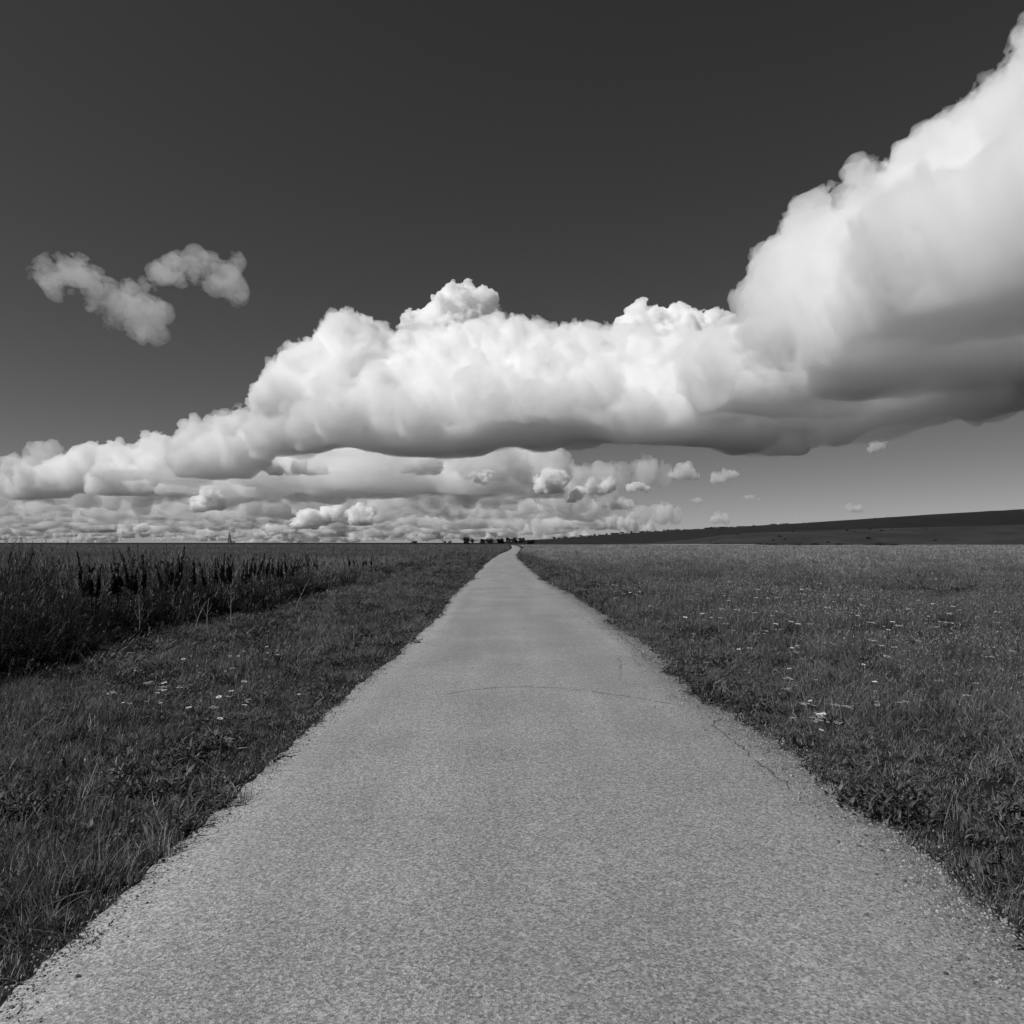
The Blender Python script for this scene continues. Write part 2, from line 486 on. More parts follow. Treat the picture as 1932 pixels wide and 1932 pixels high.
# ------------------------------------------------------------------ ground
EDGE_L = [(1932, -34), (1466, 487), (1223, 765), (1191, 800), (1158, 830), (1128, 853), (1109, 872), (1090.5, 893), (1078, 902), (1065, 916), (1054, 930), (1046, 942),
          (1040, 958), (1034.6, 966), (1030.5, 965), (1028, 963)]
EDGE_R = [(1932, 2164), (1466, 1537), (1440, 1509), (1380, 1431), (1347, 1380), (1306, 1325), (1255, 1260), (1221, 1214), (1191, 1168), (1165, 1144), (1142, 1114), (1130, 1088),
          (1114, 1058), (1093, 1025.5), (1072, 997.6), (1062.5, 988), (1054, 976.6), (1046, 975.5), (1040, 980), (1034.6, 983), (1031, 978), (1028, 967)]


def edge_tab(tab):
    Z = [F * EYE / (y - HZ) for y, x in tab]
    X = [(x - CX) / F * z for (y, x), z in zip(tab, Z)]
    return [-30] + Z, [X[0]] + X


EL_T, ER_T = edge_tab(EDGE_L), edge_tab(EDGE_R)


def edge(Z, side):
    Z = np.asarray(Z, float)
    t = EL_T if side < 0 else ER_T
    x = np.interp(Z, t[0], t[1])
    s = 11 if side < 0 else 23
    amp = .05 if side < 0 else .085
    return x + n2(Z, Z * 0, 1.1, s) * amp + n2(Z, Z * 0, 4.5, s + 1) * amp * .55 + n2(Z, Z * 0, 14, s + 2) * amp * .3


def ground_mat():
    m, t = new_mat('meadow soil')
    b = t.nodes['Principled BSDF']
    b.inputs['Roughness'].default_value = 1
    b.inputs['Specular IOR Level'].default_value = 0
    g = t.nodes.new('ShaderNodeNewGeometry')
    acc = None
    for s, wgt in ((.02, .35), (.35, .3), (6, .35)):
        n = t.nodes.new('ShaderNodeTexNoise')
        n.inputs['Scale'].default_value = s
        n.inputs['Detail'].default_value = 5
        t.links.new(g.outputs['Position'], n.inputs['Vector'])
        mu = t.nodes.new('ShaderNodeMath')
        mu.operation = 'MULTIPLY_ADD'
        mu.inputs[1].default_value = wgt
        t.links.new(n.outputs[0], mu.inputs[0])
        if acc: t.links.new(acc.outputs[0], mu.inputs[2])
        else: mu.inputs[2].default_value = 0
        acc = mu
    r = t.nodes.new('ShaderNodeMapRange')
    r.inputs[1].default_value, r.inputs[2].default_value = .35, .65
    r.inputs[3].default_value, r.inputs[4].default_value = .012, .045
    t.links.new(acc.outputs[0], r.inputs[0])
    t.links.new(r.outputs[0], b.inputs['Base Color'])
    return m


G = 90000
o = mesh_obj('ground', [(-G, -2000, 0), (G, -2000, 0), (G, G, 0), (-G, G, 0)], [(0, 1, 2, 3)], ground_mat())
tag(o, kind='structure')


# ------------------------------------------------------------------ path
def path_mat():
    m, t = new_mat('worn chip asphalt')
    b = t.nodes['Principled BSDF']
    b.inputs['Roughness'].default_value = .85
    b.inputs['Specular IOR Level'].default_value = .3
    g = t.nodes.new('ShaderNodeNewGeometry')
    big = t.nodes.new('ShaderNodeTexNoise')
    big.inputs['Scale'].default_value = .8
    big.inputs['Detail'].default_value = 5
    vor = t.nodes.new('ShaderNodeTexVoronoi')          # stone chips
    vor.inputs['Scale'].default_value = 130
    vor2 = t.nodes.new('ShaderNodeTexVoronoi')
    vor2.inputs['Scale'].default_value = 85
    fine = t.nodes.new('ShaderNodeTexNoise')
    fine.inputs['Scale'].default_value = 70
    fine.inputs['Detail'].default_value = 8
    fine.inputs['Roughness'].default_value = .8
    for n in (big, vor, vor2, fine):
        t.links.new(g.outputs['Position'], n.inputs['Vector'])

    def mr(src, a, b_, c, d):
        r = t.nodes.new('ShaderNodeMapRange')
        r.inputs[1].default_value, r.inputs[2].default_value, r.inputs[3].default_value, r.inputs[4].default_value = a, b_, c, d
        t.links.new(src, r.inputs[0])
        return r.outputs[0]

    def mul(a, b_):
        q = t.nodes.new('ShaderNodeMath')
        q.operation = 'MULTIPLY'
        t.links.new(a, q.inputs[0])
        t.links.new(b_, q.inputs[1])
        return q.outputs[0]
    s1 = t.nodes.new('ShaderNodeSeparateColor')
    t.links.new(vor.outputs['Color'], s1.inputs[0])
    s2 = t.nodes.new('ShaderNodeSeparateColor')
    t.links.new(vor2.outputs['Color'], s2.inputs[0])
    v = mul(mr(big.outputs[0], .3, .7, .25, .31), mr(s1.outputs[0], 0, 1, .6, 1.42))
    v = mul(v, mr(s2.outputs[1], 0, 1, .72, 1.3))
    v = mul(v, mr(fine.outputs[0], .3, .7, .75, 1.22))
    mp = t.nodes.new('ShaderNodeMapping')
    mp.inputs['Scale'].default_value = (1.5, .12, 1)
    t.links.new(g.outputs['Position'], mp.inputs['Vector'])
    wr = t.nodes.new('ShaderNodeTexNoise')               # worn lanes
    wr.inputs['Scale'].default_value = 1.0
    wr.inputs['Detail'].default_value = 4
    t.links.new(mp.outputs[0], wr.inputs['Vector'])
    v = mul(v, mr(wr.outputs[0], .3, .7, .88, 1.12))
    t.links.new(v, b.inputs['Base Color'])
    bp = t.nodes.new('ShaderNodeBump')
    bp.inputs['Strength'].default_value = .5
    bp.inputs['Distance'].default_value = .006
    t.links.new(vor.outputs['Distance'], bp.inputs['Height'])
    t.links.new(bp.outputs[0], b.inputs['Normal'])
    return m


M_PATH = path_mat()
zs = [-4.0]
while zs[-1] < 560:
    zs.append(zs[-1] + max(.04, abs(zs[-1]) * .006))
zs = np.array(zs)
xl, xr = edge(zs, -1), edge(zs, 1)
vs_, fs_ = [], []
for i, Z in enumerate(zs):
    a, b_ = xl[i], xr[i]
    wd = b_ - a
    row = [(a - .02, Z, -.02), (a, Z, .012), (a + .12 * wd, Z, .03), (a + .35 * wd, Z, .045), (a + .5 * wd, Z, .05), (a + .65 * wd, Z, .045), (a + .88 * wd, Z, .03), (b_, Z, .012), (b_ + .02, Z, -.02)]
    vs_ += row
    if i:
        k = i * 9
        for j in range(8):
            fs_.append((k - 9 + j, k - 9 + j + 1, k + j + 1, k + j))
path = mesh_obj('path', vs_, fs_, M_PATH, smooth=True)
tag(path, kind='structure')


def surf_z(x, Z):
    a, b_ = float(edge(Z, -1)), float(edge(Z, 1))
    u = min(1, max(0, (x - a) / (b_ - a)))
    return float(np.interp(u, [0, .12, .35, .5, .65, .88, 1], [.012, .03, .045, .05, .045, .03, .012]))


M_CRACK = grey_mat('crack dark tar', .11, noise=30, spread=.5)  # cracks in the worn asphalt, laid as thin dark mottled ribbons


def gpt(x, y):
    Z = F * EYE / (y - HZ)
    return Vector(((x - CX) / F * Z, Z))


def crack(pts, width, seed, jit=.02):
    rr = random.Random(seed)
    P2 = [gpt(*p) for p in pts]
    line = []
    for a, b_ in zip(P2, P2[1:]):
        n = max(2, int((b_ - a).length / .05))
        for k in range(n):
            line.append(a.lerp(b_, k / n))
    line.append(P2[-1])
    line = [p + Vector((rr.gauss(0, jit), rr.gauss(0, jit))) * .6 for p in line]
    v, f = [], []
    for i, p in enumerate(line):
        d = (line[min(i + 1, len(line) - 1)] - line[max(i - 1, 0)])
        d = d.normalized() if d.length > 1e-6 else Vector((1, 0))
        nrm = Vector((-d.y, d.x))
        wd = width * .7 * rr.uniform(.35, 1.2) * (.4 if i in (0, len(line) - 1) else 1)
        for s in (-1, 1):
            q = p + nrm * wd * .5 * s
            v.append((q.x, q.y, surf_z(q.x, q.y) + .004))
        if i and rr.random() > .1:
            k = 2 * i
            f.append((k - 2, k - 1, k + 1, k))
    return v, f


cv, cf = [], []
for k, (pts, wd, jit) in enumerate([
    ([(842, 1318), (880, 1311), (940, 1305.5), (1000, 1305), (1060, 1307.5), (1110, 1311)], .016, .006),
    ([(1110, 1311), (1150, 1317), (1200, 1323), (1245, 1331), (1290, 1338)], .016, .006),
    ([(760, 1283), (800, 1280), (850, 1279)], .011, .008),
    ([(1162, 1195), (1180, 1210), (1195, 1222), (1212, 1236), (1218, 1250)], .02, .02),
    ([(1212, 1236), (1230, 1249), (1262, 1262), (1285, 1290), (1295, 1308), (1330, 1332), (1360, 1358)], .024, .025),
    ([(1225, 1239), (1240, 1252), (1262, 1260)], .02, .02),
    ([(1360, 1358), (1345, 1375), (1375, 1400), (1400, 1415), (1420, 1440), (1460, 1466), (1490, 1500)], .018, .022),
    ([(1165, 1240), (1172, 1262), (1168, 1290)], .012, .03),
    ([(1210, 1225), (1190, 1245), (1210, 1262)], .012, .03),
    ([(1085, 1138), (1040, 1136)], .012, .01),
    ([(1262, 1262), (1290, 1270), (1310, 1290)], .013, .02), ([(1330, 1332), (1372, 1340), (1395, 1360)], .013, .02),
    ([(1400, 1415), (1440, 1412), (1470, 1430)], .012, .02)]):
    v, f = crack(pts, wd, k, jit)
    b0 = len(cv)
    cv += v
    cf += [tuple(i + b0 for i in q) for q in f]
o = mesh_obj('crack', cv, cf, M_CRACK, path)
tag(o, 'fine dark cracks across the asphalt and along its right edge', kind='stuff')


# ------------------------------------------------------------------ scattered growth (geometry nodes on point clouds)
def scatter(name, pts, rot, scl, var, protos, kind='stuff', label=None, cat=None):
    """one object: points that carry a tuft each"""
    me = bpy.data.meshes.new(name)
    me.vertices.add(len(pts))
    me.vertices.foreach_set('co', np.asarray(pts, np.float32).ravel())
    for nm, data in (('turn', rot), ('size', scl)):
        a = me.attributes.new(nm, 'FLOAT_VECTOR', 'POINT')
        a.data.foreach_set('vector', np.asarray(data, np.float32).ravel())
    a = me.attributes.new('pick', 'INT', 'POINT')
    a.data.foreach_set('value', np.asarray(var, np.int32))
    o = bpy.data.objects.new(name, me)
    C.objects.link(o)
    col = bpy.data.collections.new(name + ' tufts')
    for p in protos: col.objects.link(p)
    ng = bpy.data.node_groups.new(name, 'GeometryNodeTree')
    ng.interface.new_socket('Geometry', in_out='INPUT', socket_type='NodeSocketGeometry')
    ng.interface.new_socket('Geometry', in_out='OUTPUT', socket_type='NodeSocketGeometry')
    N = ng.nodes
    gi, go = N.new('NodeGroupInput'), N.new('NodeGroupOutput')
    ci = N.new('GeometryNodeCollectionInfo')
    ci.inputs['Collection'].default_value = col
    ci.inputs['Separate Children'].default_value = True
    ci.inputs['Reset Children'].default_value = True
    ip = N.new('GeometryNodeInstanceOnPoints')
    ip.inputs['Pick Instance'].default_value = True

    def attr(nm, ty):
        q = N.new('GeometryNodeInputNamedAttribute')
        q.data_type = ty
        q.inputs['Name'].default_value = nm
        return next(s for s in q.outputs if s.enabled and s.name == 'Attribute')
    Lk = ng.links
    Lk.new(gi.outputs[0], ip.inputs['Points'])
    Lk.new(ci.outputs[0], ip.inputs['Instance'])
    Lk.new(attr('pick', 'INT'), ip.inputs['Instance Index'])
    e2r = N.new('FunctionNodeEulerToRotation')
    Lk.new(attr('turn', 'FLOAT_VECTOR'), e2r.inputs[0])
    Lk.new(e2r.outputs[0], ip.inputs['Rotation'])
    Lk.new(attr('size', 'FLOAT_VECTOR'), ip.inputs['Scale'])
    Lk.new(ip.outputs[0], go.inputs[0])
    md = o.modifiers.new('growth', 'NODES')
    md.node_group = ng
    tag(o, label, cat, kind=kind)
    return o


def blade_mat(name, lo, hi, trans=.3, patch=.25, toned=True):
    m, t = new_mat(name)
    t.nodes.clear()
    out = t.nodes.new('ShaderNodeOutputMaterial')
    oi = t.nodes.new('ShaderNodeObjectInfo')
    g = t.nodes.new('ShaderNodeNewGeometry')
    n = t.nodes.new('ShaderNodeTexNoise')
    n.inputs['Scale'].default_value = patch
    n.inputs['Detail'].default_value = 5
    n.inputs['Roughness'].default_value = .6
    t.links.new(g.outputs['Position'], n.inputs['Vector'])
    ad = t.nodes.new('ShaderNodeMath')
    ad.operation = 'MULTIPLY_ADD'
    ad.inputs[1].default_value = .45
    t.links.new(oi.outputs['Random'], ad.inputs[0])
    mr0 = t.nodes.new('ShaderNodeMapRange')
    mr0.inputs[1].default_value, mr0.inputs[2].default_value, mr0.inputs[3].default_value, mr0.inputs[4].default_value = .33, .67, 0, .55
    t.links.new(n.outputs[0], mr0.inputs[0])
    t.links.new(mr0.outputs[0], ad.inputs[2])
    r = t.nodes.new('ShaderNodeMapRange')
    r.inputs[3].default_value, r.inputs[4].default_value = lo, hi
    t.links.new(ad.outputs[0], r.inputs[0])
    tn = t.nodes.new('ShaderNodeAttribute')
    tn.attribute_name = 'tone'
    mt = t.nodes.new('ShaderNodeMath')
    mt.operation = 'MULTIPLY'
    t.links.new(r.outputs[0], mt.inputs[0])
    if toned:
        t.links.new(tn.outputs['Fac'], mt.inputs[1])
    else:
        mt.inputs[1].default_value = 1
    r = mt
    d = t.nodes.new('ShaderNodeBsdfDiffuse')
    tr = t.nodes.new('ShaderNodeBsdfTranslucent')
    gl = t.nodes.new('ShaderNodeBsdfGlossy')
    gl.inputs['Roughness'].default_value = .5
    gl.inputs['Color'].default_value = (.5, .5, .5, 1)
    mx = t.nodes.new('ShaderNodeMixShader')
    mx.inputs[0].default_value = trans
    t.links.new(r.outputs[0], d.inputs[0])
    t.links.new(r.outputs[0], tr.inputs[0])
    t.links.new(d.outputs[0], mx.inputs[1])
    t.links.new(tr.outputs[0], mx.inputs[2])
    m2 = t.nodes.new('ShaderNodeMixShader')
    m2.inputs[0].default_value = .035
    t.links.new(mx.outputs[0], m2.inputs[1])
    t.links.new(gl.outputs[0], m2.inputs[2])
    t.links.new(m2.outputs[0], out.inputs['Surface'])
    return m


def blade(v, f, x, y, h, lean, az, wd, seg=3, z0=0.0, droop=1.0, tip=.15):
    """a tapering, bending blade"""
    dx, dy = math.cos(az), math.sin(az)
    sx, sy = -dy, dx
    b0 = len(v)
    for k in range(seg + 1):
        u = k / seg
        off = lean * u ** (1 + droop)
        zz = z0 + h * (u - .25 * (lean / max(h, 1e-3)) ** 2 * u * u)
        ww = wd * .5 * (1 - (1 - tip) * u ** 1.5)
        cx, cy_ = x + dx * off, y + dy * off
        v.append((cx - sx * ww, cy_ - sy * ww, zz))
        v.append((cx + sx * ww, cy_ + sy * ww, zz))
        if k:
            q = b0 + 2 * k
            f.append((q - 2, q - 1, q + 1, q))


def proto(name, v, f, mats, fm=None):
    me = bpy.data.meshes.new(name)
    me.from_pydata(v, [], f)
    for m in (mats if isinstance(mats, list) else [mats]): me.materials.append(m)
    if fm: me.polygons.foreach_set('material_index', fm)
    rt = random.Random(len(v) * 31 + len(f))
    tone, last, cur = [], -1, 1
    for q in f:                                  # every blade has a tone of its own
        if min(q) > last: cur = rt.choice((.35, .55, .8, 1, 1.25, 1.7)) * rt.uniform(.85, 1.15)
        last = max(q)
        tone.append(cur)
    a = me.attributes.new('tone', 'FLOAT', 'FACE')
    a.data.foreach_set('value', tone)
    me.update()
    return bpy.data.objects.new(name, me)


def tuft(name, seed, n, rad, h0, h1, wd, mat, lean=.5, seg=3, seeds=0, seedmat=None):
    rr = random.Random(seed)
    v, f = [], []
    for k in range(n):
        a, q = rr.uniform(0, 6.283), rad * math.sqrt(rr.random())
        h = rr.uniform(h0, h1)
        blade(v, f, q * math.cos(a), q * math.sin(a), h, h * abs(rr.gauss(0, lean)), rr.uniform(0, 6.283), wd * rr.uniform(.6, 1.4), seg)
    fm = [0] * len(f)
    for k in range(seeds):
        a, q = rr.uniform(0, 6.283), rad * math.sqrt(rr.random())
        h = h1 * rr.uniform(1.0, 1.35)
        az, ln = rr.uniform(0, 6.283), h * abs(rr.gauss(.12, .1))
        x, y = q * math.cos(a), q * math.sin(a)
        n0 = len(f)
        blade(v, f, x, y, h, ln, az, wd * .6, 3, tip=.6)
        fm += [0] * (len(f) - n0)
        n0 = len(f)
        tx, ty = x + math.cos(az) * ln, y + math.sin(az) * ln
        for j in range(7):
            blade(v, f, tx + rr.gauss(0, .006), ty + rr.gauss(0, .006), h * .07, h * .05 * rr.random(), rr.uniform(0, 6.283), wd * 1.3, 2, z0=h * (.86 + .02 * j))
        fm += [1] * (len(f) - n0)
    return proto(name, v, f, [mat, seedmat or mat], fm)


M_VERGE = blade_mat('verge grass blades', .055, .26, patch=.9)
M_MEAD = blade_mat('meadow grass blades', .045, .25, patch=.7)
M_SEED = blade_mat('dry seed heads', .16, .38)
M_FIELD = blade_mat('far field grass', .09, .26, patch=.06)
M_PALE = blade_mat('pale ripe grass', .26, .5, patch=.05)
M_REED = blade_mat('rank weed leaves', .014, .085, patch=.6)
M_HERB2 = blade_mat('dark dock weed leaves', .012, .05, patch=.6)
M_DOCK = blade_mat('brown dock seed', .01, .025, toned=False)
M_HERB = blade_mat('dark herb leaves', .045, .14, patch=.5)


def frustum_ok(X, Z, m=1.12):
    return (np.abs(X) < (Z + 1.2) * .69 * m + .6) & (Z > .9)


def jitter_grid(x0, x1, z0, z1, s):
    nx, nz = int((x1 - x0) / s) + 1, int((z1 - z0) / s) + 1
    gx, gz = np.meshgrid(np.arange(nx), np.arange(nz))
    X = x0 + (gx.ravel() + RNG.uniform(0, 1, nx * nz)) * s
    Z = z0 + (gz.ravel() + RNG.uniform(0, 1, nx * nz)) * s
    k = frustum_ok(X, Z)
    return X[k], Z[k]


def rots(n, tilt=.12):
    return np.stack([RNG.normal(0, tilt, n), RNG.normal(0, tilt, n), RNG.uniform(0, 6.283, n)], -1)


def dist_path(X, Z):
    """distance outside the path; negative on it; side"""
    l, r = edge(Z, -1), edge(Z, 1)
    return np.where(X < (l + r) / 2, l - X, X - r), np.where(X < (l + r) / 2, -1, 1)


REED_X0 = -5.55        # the weed belt starts here


def reed_edge(Z):
    return REED_X0 - .25 + n2(Z, Z * 0, .35, 71) * .55 + n2(Z, Z * 0, 1.3, 72) * .22 - np.clip((Z - 24) / 20, 0, 1) * .5


short = [tuft('tuft', 1 + k, 46, .075, .03, .095, .0042, M_VERGE, lean=.55) for k in range(5)]
midt = [tuft('tuft', 11 + k, 46, .10, .08, .22, .0046, M_VERGE, lean=.5) for k in range(5)]
tall = [tuft('tuft', 21 + k, 54, .13, .12, .34, .0050, M_MEAD, lean=.45, seeds=2, seedmat=M_SEED) for k in range(6)]
herbs = []
for k in range(4):                       # low broad leaved herbs
    rr = random.Random(180 + k)
    v, f = [], []
    for j in range(60):
        a, q = rr.uniform(0, 6.283), .13 * math.sqrt(rr.random())
        blade(v, f, q * math.cos(a), q * math.sin(a), rr.uniform(.02, .11), rr.uniform(.03, .09), rr.uniform(0, 6.283), rr.uniform(.010, .024), 2, z0=rr.uniform(0, .10), tip=.15)
    herbs.append(proto('tuft', v, f, M_HERB))
stalks = [tuft('tuft', 31 + k, 10, .12, .10, .30, .004, M_SEED, lean=.35, seeds=3, seedmat=M_SEED) for k in range(2)]
ripes = [tuft('tuft', 36 + k, 44, .14, .10, .30, .006, M_PALE, lean=.4) for k in range(2)]
bank = short + midt + tall + herbs + stalks + ripes   # 0-4, 5-9, 10-15, 16-19, 20-21, 22-23


def verge_points(z0, z1, s):
    X, Z = jitter_grid(-z1 * .69 * 1.15 - 2, z1 * .69 * 1.15 + 2, z0, z1, s)
    d, side = dist_path(X, Z)
    lim = n2(X, Z, 6, 5) * .03
    k = (d > -.03 + lim) & ((side > 0) | (X > reed_edge(Z) - .4))
    return X[k], Z[k], d[k], side[k]


PTS, ROT, SCL, VAR = [], [], [], []
for z0, z1, s, up in ((1.0, 9, .075, 1), (9, 20, .115, 1.35), (20, 45, .21, 1.9), (45, 95, .42, 2.6)):
    X, Z, d, side = verge_points(z0, z1, s)
    n = len(X)
    pn = n2(X, Z, .55, 33) + .5 * n2(X, Z, 1.7, 34)
    tallness = np.where(side < 0, np.clip(d - .15, 0, 1.6) * .07 + .13 * pn, np.clip(d - .1, 0, 2.4) * .24 + .26 * pn) + RNG.normal(0, .12, n)
    var = np.where(tallness < .17, RNG.integers(0, 5, n), np.where(tallness < .48, RNG.integers(5, 10, n), RNG.integers(10, 16, n)))
    hs = RNG.uniform(.55, 1.05, n) * (1 + .35 * pn) * np.where(side < 0, .72, 1 + .55 * n2(X, Z, .35, 37) + .3 * n2(X, Z, 1.1, 38))
    hollow = n2(X, Z, .95, 35) + .5 * n2(X, Z, 3.1, 36)
    hb = (hollow > np.where(side > 0, np.where(d < .7, .62, .42), .52)) | (RNG.random(n) < .06)
    var = np.where(hb, RNG.integers(16, 20, n), var)
    var = np.where((RNG.random(n) < np.where(side > 0, .05, .02)) & (d > .3) & ~hb, RNG.integers(20, 22, n), var)
    ripe = (side > 0) & (RNG.random(n) < np.clip((Z - 34 + 12 * n2(X, Z, .05, 93)) / 40, 0, .6)) & (d > 2)
    var = np.where(ripe, RNG.integers(22, 24, n), var)
    keep = (RNG.random(n) < np.clip(.35 + d * 4, .35, 1)) & (RNG.random(n) < np.where(hollow < -.5, .45, 1))
    k = keep
    PTS.append(np.stack([X, Z, np.zeros(n)], -1)[k])
    ROT.append(rots(n, .3)[k])
    SCL.append(np.stack([np.full(n, up), np.full(n, up), hs * (1 + (up - 1) * .12)], -1)[k])
    VAR.append(var[k])
scatter('grass', np.concatenate(PTS), np.concatenate(ROT), np.concatenate(SCL), np.concatenate(VAR), bank)

# far fields
fieldt = [tuft('tuft', 41 + k, 40, .5, .12, .34, .03, M_FIELD, lean=.5, seg=2) for k in range(4)]
palet = [tuft('tuft', 51 + k, 40, .5, .15, .38, .03, M_PALE, lean=.5, seg=2) for k in range(3)]
PTS, ROT, SCL, VAR = [], [], [], []
for z0, z1, s, up in ((5, 30, .30, .62), (30, 80, .55, 1), (80, 200, 1.3, 1.9), (200, 520, 3.2, 4.2)):
    X, Z = jitter_grid(-z1 * .8 - 2, z1 * .8 + 2, z0, z1, s)
    d, side = dist_path(X, Z)
    k = (((side < 0) & (X < reed_edge(Z) - 1.5)) | ((d > 1) & (Z > 90)) ) & (d > up * .45)
    X, Z, side, d = X[k], Z[k], side[k], d[k]
    n = len(X)
    ripe = (side > 0) & (Z > 70 + 20 * n2(X, Z, .02, 91)) & (RNG.random(n) < .75)
    var = np.where(ripe, RNG.integers(4, 7, n), RNG.integers(0, 4, n))
    hz = RNG.uniform(.7, 1.3, n) * np.where(side < 0, 1.5, .9) * (1 + .3 * n2(X, Z, .2, 92))
    PTS.append(np.stack([X, Z, np.zeros(n)], -1))
    ROT.append(rots(n, .05))
    SCL.append(np.stack([np.full(n, up), np.full(n, up), hz], -1))
    VAR.append(var)
scatter('field_grass', np.concatenate(PTS), np.concatenate(ROT), np.concatenate(SCL), np.concatenate(VAR), fieldt + palet)

# rank weeds along the ditch
M_REEDP = blade_mat('paler weed leaves', .05, .2, patch=.6)
reedt = [tuft('clump', 61 + k, 60, .17, .35, 1.22, .008, M_REEDP if k > 2 else M_REED, lean=.2, seg=4, seeds=4 + k, seedmat=M_SEED if k > 2 else M_REED) for k in range(5)]
reedl = []
for k in range(4):                       # leafy weeds
    rr = random.Random(80 + k)
    v, f = [], []
    for s in range(7):
        a, q = rr.uniform(0, 6.283), .14 * rr.random()
        x, y, h = q * math.cos(a), q * math.sin(a), rr.uniform(.5, 1.1)
        az, ln = rr.uniform(0, 6.283), h * abs(rr.gauss(.1, .1))
        blade(v, f, x, y, h, ln, az, .008, 3, tip=.5)
        for j in range(26):
            u = rr.uniform(.15, 1)
            blade(v, f, x + math.cos(az) * ln * u * u, y + math.sin(az) * ln * u * u, rr.uniform(.02, .07), rr.uniform(.05, .13) * (1.2 - .6 * u), rr.uniform(0, 6.283), rr.uniform(.012, .026), 2, z0=h * u, tip=.1)
    reedl.append(proto('clump', v, f, M_HERB2 if k < 3 else M_REED))
X, Z = jitter_grid(-14, -4.4, 2.5, 52, .16)
re_ = reed_edge(Z)
depth = re_ - X
k = (depth > -.1) & (depth < 3.4 + .5 * n2(X, Z, .4, 73)) & (RNG.random(len(X)) < np.where(depth < .8, 1, .85) * np.clip(1.3 - (Z - 22) / 34, .25, 1))
X, Z, depth = X[k], Z[k], depth[k]
n = len(X)
hz = np.clip(.46 + depth * .9, 0, 1.0) * RNG.uniform(.58, 1.15, n) * (1 + .25 * n2(X, Z, .8, 74))
hz *= np.interp(Z, [4, 13, 22, 38, 52], [.80, .74, .55, .42, .36])
scatter('reeds', np.stack([X, Z, np.zeros(n)], -1), rots(n, .1), np.stack([np.ones(n), np.ones(n), hz], -1),
        np.where(RNG.random(n) < np.where(depth < .7, .3, np.where(Z > 26, .9, .66)), np.where(RNG.random(n) < np.interp(Z, [12, 20, 30], [.10, .35, .8]), RNG.integers(3, 5, n), RNG.integers(0, 3, n)), RNG.integers(5, 9, n)), reedt + reedl)


# ------------------------------------------------------------------ dock plants: dark seed spikes over the weeds
def dock_parts(seed):
    rr = random.Random(seed)
    h = rr.uniform(1.12, 1.32)
    ln, az = rr.uniform(.0, .2), rr.uniform(0, 6.283)
    sv, sf = [], []
    blade(sv, sf, 0, 0, h, ln, az, .012, 4, tip=.5)
    blade(sv, sf, 0, 0, h, ln, az + .02, .010, 4, tip=.5)
    kv, kf = [], []
    for b_ in range(5):
        u0 = .55 if b_ == 0 else rr.uniform(.56, .64)
        aa = az + rr.uniform(-2.5, 2.5)
        out = 0 if b_ == 0 else rr.uniform(.008, .02)
        L = h - u0 * h if b_ == 0 else rr.uniform(.15, .26)
        for j in range(60):
            t_ = rr.random()
            u = u0 + (L * t_) / h
            x = math.cos(az) * ln * u * u + math.cos(aa) * out * min(1, t_ * 2) + rr.gauss(0, .013 * (1.2 - t_))
            y = math.sin(az) * ln * u * u + math.sin(aa) * out * min(1, t_ * 2) + rr.gauss(0, .013 * (1.2 - t_))
            blade(kv, kf, x, y, rr.uniform(.025, .05), rr.uniform(.006, .02), rr.uniform(0, 6.283), .016, 1, z0=u * h, tip=.4)
    return sv, sf, kv, kf


docks = []
for k in range(5):
    sv, sf, kv, kf = dock_parts(300 + k)
    root = empty('dock_plant', (0, 0, 0))
    mesh_obj('stem', sv, sf, M_DOCK, root)
    mesh_obj('seed_spike', kv, kf, M_DOCK, root)
    docks.append(root)


def copy_tree(o):
    c = o.copy()
    C.objects.link(c)
    for ch in list(o.children):
        d = ch.copy()
        C.objects.link(d)
        d.parent = c
    return c


rr = random.Random(9)
spots = []
for cx_, y0, sprd, cnt in ((575, 1116, 28, 26), (540, 1128, 30, 12), (470, 1145, 45, 16), (390, 1170, 55, 14), (300, 1205, 60, 12), (700, 1085, 40, 26)):
    for j in range(cnt):
        x = cx_ + rr.uniform(-sprd, sprd)
        y = y0 + (cx_ - x) * .2 + rr.uniform(-5, 3)
        spots.append((x, y, cx_))
for i, (x, y, grp) in enumerate(spots):
    p = gpt(x, y)
    p.x = min(p.x, float(reed_edge(p.y)) - .25 - rr.random() * .5)
    k = rr.randrange(5)
    o = docks[i] if i < 5 else copy_tree(docks[k])
    o.location = (p.x, p.y, 0)
    o.rotation_euler = (0, 0, rr.uniform(0, 6.283))
    s = rr.uniform(.9, 1.08) * float(np.interp(p.y, [4, 13, 22, 38, 52], [1.06, 1.04, .88, .64, .54]))
    o.scale = (s * 1.4, s * 1.4, s)
    lab = {575: ('dark dock spike in the blackest thicket at the end of the weed belt', 'dock spikes in the dark thicket'),
           540: ('dark dock spike leaning beside the blackest thicket in the weeds', 'dock spikes beside the thicket'),
           470: ('dark dock spike over the middle of the weed belt', 'dock spikes along the middle of the weed belt'),
           390: ('dark dock spike in the taller weeds left of the middle', 'dock spikes in the taller weeds'),
           300: ('dark dock spike in the tallest weeds by the left edge', 'dock spikes in the tallest weeds'),
           700: ('short dark dock spike in the thin row beyond the thicket', 'dock spikes in the thin far row')}[grp]
    tag(o, lab[0], 'plant', lab[1])

# pale dead stems standing in front of the weeds
M_DRY = grey_mat('bleached dead stem', .30)


